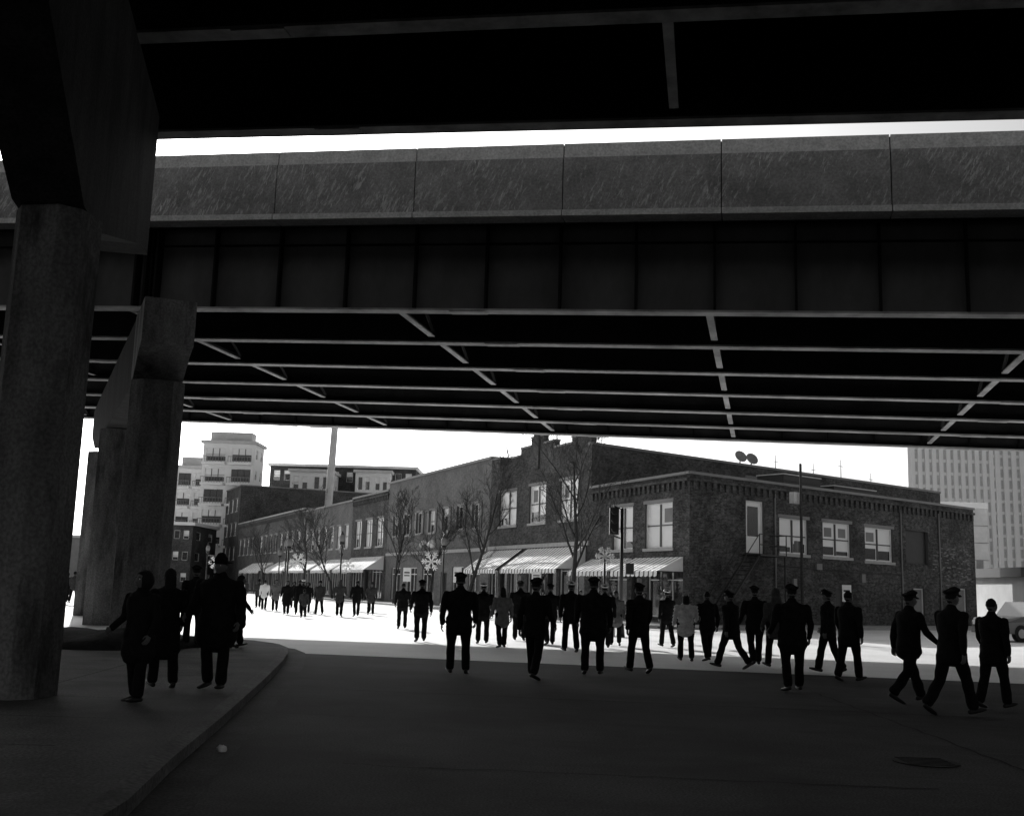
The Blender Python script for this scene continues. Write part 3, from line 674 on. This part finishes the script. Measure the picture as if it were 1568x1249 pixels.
vehicle('parked_suv',23.4,49,math.radians(200),suv,suvc,1.9,(-1.4,1.4),.37,'carp')
vehicle('parked_suv',-21.5,66,math.radians(95),suv,suvc,1.9,(-1.4,1.4),.37,'carw')
vehicle('parked_suv',-27,80,math.radians(95),suv,suvc,1.9,(-1.4,1.4),.37,'carp')
# ------------------------------------------------------------ people
def remesh(mb,vox):
    me=mb.mesh('tmp');o=bpy.data.objects.new('tmp',me);sc.collection.objects.link(o)
    md=o.modifiers.new('r','REMESH');md.mode='VOXEL';md.voxel_size=vox;md.use_smooth_shade=True
    s=o.modifiers.new('s','SMOOTH');s.iterations=3;s.factor=.5
    dg=bpy.context.evaluated_depsgraph_get();dg.update();ev=o.evaluated_get(dg);m2=bpy.data.meshes.new_from_object(ev)
    vs=[tuple(v.co) for v in m2.vertices];fs=[tuple(p.vertices) for p in m2.polygons]
    bpy.data.objects.remove(o);return vs,fs
def human(stride=0,bend=8,arm=15,top='cloth',bot='cloth2',hem=.82,hat='cap',capk='cloth',hair=0,wide=1.08,lean=0,elb=18,seed=0,loose=1.1):
    T=MB();B=MB();X=MB()
    ra=math.radians;sr=ra(stride)
    hip=[V((-.095*wide,0,.92)),V((.095*wide,0,.92))]
    legs=[]
    for i,h in enumerate(hip):
        a=(sr if i==0 else -sr)
        a=a if a>0 else a*.75
        kb=ra(4) if a>0 else ra(bend+abs(stride)*.35)
        if stride==0:kb=ra(3)
        kn=h+V((0,math.sin(a),-math.cos(a)))*.43+V(((-.012,.012)[i],0,0))
        a2=a-kb
        an=kn+V((0,math.sin(a2),-math.cos(a2)))*.41
        pt=ra(8) if a>ra(8) else (min(0,a2)*.8 if a<0 else 0)
        legs.append((h,kn,an,pt))
    low=min(l[2].z-.085+min(0,math.sin(l[3])*.17) for l in legs);up=V((0,0,-low))
    lv=lambda z:math.tan(ra(lean))*(z-.95)
    for i,(h,kn,an,pt) in enumerate(legs):
        h,kn,an=h+up,kn+up,an+up;q=loose
        B.tube([h+V((0,0,.05)),h.lerp(kn,.35),kn,kn.lerp(an,.4),an+V((0,0,.02))],[(.105*wide,.115),(.094*wide,.1),(.07*q,.074*q),(.072*q,.074*q),(.07*q,.078*q)],bot,seg=14)
        fd=V(((-.14,.14)[i],math.cos(pt),math.sin(pt))).normalized()
        heel=an+V((0,-.03,-.045))-fd*.04
        X.tube([heel,heel+fd*.1,heel+fd*.2,heel+fd*.26],[(.036,.036),(.042,.038),(.048,.03),(.036,.02)],'shoe',seg=10)
        X.tube([an+V((0,0,.02)),heel+fd*.03],[.04,.04],'shoe',seg=8)
    B.tube([V((0,0,.84))+up,V((0,0,.9))+up,V((0,0,1.02))+up],[(.15*wide,.11),(.175*wide,.125),(.16*wide,.115)],bot,seg=16,ref=(0,1,0))
    P=lambda x,y,z:V((x,y+lv(z),z))+up
    prof=[(hem,.195+.06*(.9-hem),.15+.06*(.9-hem)),(.96,.182,.145),(1.06,.17,.135),(1.18,.178,.14),(1.3,.2,.142),(1.40,.205,.128),(1.455,.155,.1),(1.49,.08,.07),(1.52,.062,.064)]
    if hem<.75: prof.insert(1,((hem+.96)/2,.2,.165))
    T.tube([P(0,0,z) for z,_,_ in prof],[(a*wide,c*(1+(wide-1)*1.2)) for _,a,c in prof],top,seg=20,ref=(0,1,0))
    for i,sg in enumerate((-1,1)):
        aa=ra(arm)*(-1 if i==0 else 1);aa=aa+ra(lean)*.3
        sh=P(sg*.198*wide,0,1.405);out_=.2
        ud=V((sg*out_,math.sin(aa),-math.cos(aa))).normalized();el_=sh+ud*.29
        fa=aa+ra(elb)+(ra(12) if aa>0 else 0)
        fdv=V((sg*out_*.2,math.sin(fa),-math.cos(fa))).normalized();wr=el_+fdv*.25
        T.tube([sh,sh.lerp(el_,.5),el_,el_.lerp(wr,.6),wr],[.078,.068,.06,.053,.047],top,seg=12)
        side=V((0,1,0))-fdv*fdv.y;side.normalize();nrm=fdv.cross(side).normalized()*(1 if sg<0 else 1)
        pl=wr+fdv*.09
        X.tube([wr-fdv*.01,wr+fdv*.035,pl],[(.026,.019),(.04,.016),(.042,.014)],'skin',seg=8,ref=tuple(nrm))
        inn=V((-sg,0,0))
        for q in range(4):
            o=side*(.032-.021*q);L=(.07,.078,.072,.056)[q];p0=pl+o-fdv*.01
            d1=(fdv+inn*.25).normalized();d2=(fdv+inn*.8).normalized();d3=(fdv*.6+inn).normalized()
            p1=p0+d1*L*.5;p2=p1+d2*L*.32;p3=p2+d3*L*.25
            X.tube([p0,p1,p2,p3],[.0095,.009,.008,.007],'skin',seg=6)
        p0=wr+fdv*.03+side*.03;p1=p0+(side*.7+fdv*.7+inn*.3)*.04;p2=p1+(fdv+inn*.4)*.032
        X.tube([p0,p1,p2],[.013,.011,.008],'skin',seg=6)
    hc=P(0,.02,1.635)
    X.tube([P(0,0,1.47),P(0,.01,1.56)],[.058,.056],'skin',seg=10)
    def hf(p):
        x,y,z=p
        if z<0: x*=1+.28*z;y*=(1+.12*z)
        if y>0.3 and z<-.1: y+=.06
        if y>.85 and -.35<z<.15: y+=.16
        if y<0 and z<-.3: y*=.8
        return V((x,y,z))
    X.ball(hc,(.078,.099,.12),'skin',16,14,fn=hf)
    X.tube([hc+V((0,.09,.015)),hc+V((0,.115,-.025))],[.009,.015],'skin',seg=6)
    for sg in(-1,1):
        X.ball(hc+V((sg*.079,-.005,-.01)),(.012,.022,.033),'skin',8,6)
        X.ball(hc+V((sg*.03,.088,.015)),(.014,.008,.009),'wht_cloth',8,5);X.ball(hc+V((sg*.03,.095,.015)),(.006,.004,.006),'hair',6,4)
        X.tube([hc+V((sg*.018,.095,.037)),hc+V((sg*.046,.086,.037))],[.005,.004],'hair',seg=4)
    X.tube([hc+V((-.022,.096,-.058)),hc+V((0,.101,-.058)),hc+V((.022,.096,-.058))],[.004,.006,.004],'skin',seg=5)
    def hairf(p):
        q=V(p)
        if q.y>.1 and q.z<.45:q*=.86
        if q.z<-.25 and not hair: q*=.86
        q*=1+.03*math.sin(13*q.x+7*q.z)
        return q
    if hair==0: X.ball(hc+V((0,-.012,.018)),(.084,.101,.12),'hair',16,12,fn=hairf)
    elif hair==1: X.ball(hc+V((0,-.03,.0)),(.14,.13,.15),'hair',18,14,fn=hairf)
    elif hair==2:
        X.ball(hc+V((0,-.015,.015)),(.095,.11,.127),'hair',16,12,fn=hairf)
        X.tube([hc+V((0,-.07,0)),hc+V((0,-.09,-.12)),hc+V((0,-.085,-.22))],[(.085,.05),(.09,.045),(.06,.03)],'hair',seg=12)
    if hat=='cap':
        ct=hc+V((0,0,.045))
        X.tube([ct,ct+V((0,-.005,.042))],[(.087,.105),(.09,.108)],'hair',seg=18,caps=False,ref=(0,1,0))
        X.tube([ct+V((0,-.005,.038)),ct+V((0,-.01,.062)),ct+V((0,-.01,.076)),ct+V((0,-.015,.083))],[(.092,.11),(.122,.132),(.118,.126),(.075,.085)],capk,seg=20,caps=False,ref=(0,1,.12))
        X.tube([ct+V((0,.085,.012)),ct+V((0,.125,-.004)),ct+V((0,.15,-.016))],[(.075,.006),(.065,.006),(.035,.005)],'shoe',seg=10,caps=False,ref=(0,0,1))
        X.ball(ct+V((0,.113,.04)),(.014,.008,.018),'grey',6,5)
    elif hat=='brim':
        ct=hc+V((0,0,.05))
        X.tube([ct,ct+V((0,0,.012))],[(.15,.17),(.148,.168)],top,seg=20,caps=False,ref=(0,1,0))
        X.tube([ct+V((0,0,.012)),ct+V((0,0,.07)),ct+V((0,0,.1))],[(.09,.107),(.085,.1),(.06,.085)],top,seg=16,ref=(0,1,0))
    elif hat=='knit':
        X.ball(hc+V((0,-.01,.045)),(.092,.107,.105),capk,16,10)
    elif hat=='hood':
        X.ball(hc+V((0,-.03,.015)),(.115,.125,.15),top,16,12,fn=lambda p:V((p[0]*.9,p[1]*(.7 if p[1]>.2 else 1),p[2])))
        X.tube([hc+V((0,-.06,-.06)),P(0,-.05,1.44)],[(.11,.1),(.14,.09)],top,seg=14,ref=(0,1,0))
    out=MB()
    for mb,k in((T,top),(B,bot)):
        vs,fs=remesh(mb,.016);base=len(out.v)
        if k=='puffy': vs=[(x*(1+.035*math.sin(z*75)),y*(1+.05*math.sin(z*75)),z) for x,y,z in vs]
        else: vs=[(x*(1+.018*math.sin(z*23+y*19+seed)),y*(1+.03*math.sin(z*31+x*14+seed)),z) for x,y,z in vs]
        out.v+=vs;mi=out.mi(k)
        for ff in fs: out.f.append(tuple(base+i for i in ff));out.m.append(mi);out.sm.append(True);out.uv.append([(0,0)]*len(ff))
    base=len(out.v);out.v+=X.v
    mm={i:out.mi(k) for i,k in enumerate(X.mats)}
    for ff,m_,s_,u_ in zip(X.f,X.m,X.sm,X.uv): out.f.append(tuple(base+i for i in ff));out.m.append(mm[m_]);out.sm.append(s_);out.uv.append(u_)
    return out.mesh('person_mesh')
HM={
 'oA':human(15,10,14,seed=1),'oB':human(-13,10,-12,seed=2,wide=1.16),'oC':human(9,6,7,wide=1.24,seed=3),'oD':human(-20,14,-20,seed=4,lean=3,wide=1.12),
 'oE':human(22,14,20,seed=12,lean=3,wide=1.2),'oF':human(-7,6,-8,seed=21,wide=1.3,hem=.76,elb=30),
 'oW':human(12,8,10,capk='wht_cloth',seed=5),'oX':human(-10,8,-10,capk='wht_cloth',seed=6,hem=.78,wide=1.14),
 'oS':human(4,4,4,wide=1.14,seed=7),
 'wC':human(6,5,6,hem=.62,hat=None,hair=1,wide=1.2,seed=8,elb=35),'wD':human(10,7,8,hem=.55,hat=None,hair=2,wide=1.1,seed=9,top='cloth'),
 'mC':human(7,5,8,hem=.66,hat='brim',wide=1.4,seed=10,elb=35),'pf':human(9,7,8,top='puffy',hem=.76,hat='knit',capk='mid',hair=2,wide=1.22,seed=11,elb=50),
 'wh':human(10,6,8,top='wht_cloth',hem=.78,hat=None,seed=13),'kn':human(-13,8,-12,hat='knit',hem=.8,seed=14,top='gcloth'),'tn':human(-9,8,-9,hat=None,hair=2,hem=.7,seed=17,top='tcloth',wide=1.12),
 'ho':human(12,8,10,hat='hood',hem=.76,wide=1.15,seed=15,top='gcloth',elb=45),'bh':human(-12,8,-10,hat=None,hem=.8,wide=1.16,seed=16)}
def person(key,x,y,ang,h=1.8,z=0,name=None):
    n=name or ('police_officer' if key[0]=='o' else 'pedestrian')
    o=bpy.data.objects.new(n,HM[key]);sc.collection.objects.link(o)
    s=h/1.77;o.location=(x,y,z);o.rotation_euler=(0,0,math.radians(ang));o.scale=(s,s,s);return o
q=.911
PP=[('wC',-4.92*q,14.83*q,150,1.57,.146,'woman_in_coat'),('wD',-5.16*q,16.75*q,30,1.62,.146,'woman_in_coat'),('oS',-7.68*q,27.03*q,30,1.76,.146,'police_officer'),('mC',-4.42*q,16.87*q,170,1.8,.146,'man_in_overcoat'),('wD',-6.66*q,27.4*q,-60,1.6,.146,'woman_in_coat'),
('oC',-.89,21.1,8,1.87,0),('bh',-3.97,42.08,5,1.72,0),('oB',-2.53,32.8,10,1.78,0),('oX',-.68,32.7,0,1.75,0),('tn',-.1,30.8,20,1.66,0),('oC',.45,35.4,0,1.85,0),
('oA',.55,20.43,-25,1.82,0),('oB',1.33,33,10,1.78,0),('oW',1.76,29.67,12,1.85,0),('oF',1.75,21.94,-8,1.87,0),('oX',2.9,32.2,0,1.8,0),('oA',2.78,22.83,18,1.8,0),
('pf',4.47,27.21,0,1.64,0,'woman_in_puffer_jacket'),('bh',5.07,27.6,20,1.7,0),('oE',5.15,25.05,45,1.74,0),('oW',5.0,34,20,1.72,0),
('ho',6.34,25.76,15,1.8,0),('oF',5.12,19.6,5,1.82,0),('oA',7.2,24.5,50,1.8,0),('bh',6.94,22.2,-50,1.78,0),('oB',6.0,26.4,5,1.84,0),
('oE',6.64,18.1,-75,1.8,0),('oD',6.61,16.3,-65,1.84,0),('bh',7.76,17.5,-60,1.7,0),('tn',3.4,34,170,1.66,0),
('wh',-14,63.4,0,1.7,0),('kn',-15.3,67.6,20,1.75,0),('wh',-16.2,66.5,200,1.7,0),('wD',-11.2,55.9,180,1.7,0),('bh',-10.7,56.6,10,1.75,0),('kn',-9.8,57.5,170,1.75,0),('ho',-8.4,55.3,0,1.8,0),('bh',-7.66,56.1,20,1.8,0),('oA',-7.97,64.8,0,1.75,0),('tn',-12.9,61.2,200,1.75,0),('wC',-10.9,60,180,1.65,0),('oW',-11.9,64,0,1.75,0),('kn',-9,66,0,1.75,0),('wC',-13.6,70,180,1.65,0),('kn',-18,75,10,1.75,0),('wD',-16.5,78,10,1.7,0),('ho',-7.4,60,190,1.7,0),('kn',-9.5,51.5,10,1.3,0,'child'),('wh',-19,72,0,1.7,0),
('kn',-24.5,62,0,1.75,.1),('wD',-25.3,63,0,1.68,.1),('wC',6.3,50,180,1.6,0),('tn',7.3,50.5,100,1.72,0),('wD',3.4,50,200,1.65,0),('kn',-1.2,58,150,1.75,0),('kn',14.5,46,40,1.75,0)]
for p in PP: person(*p)
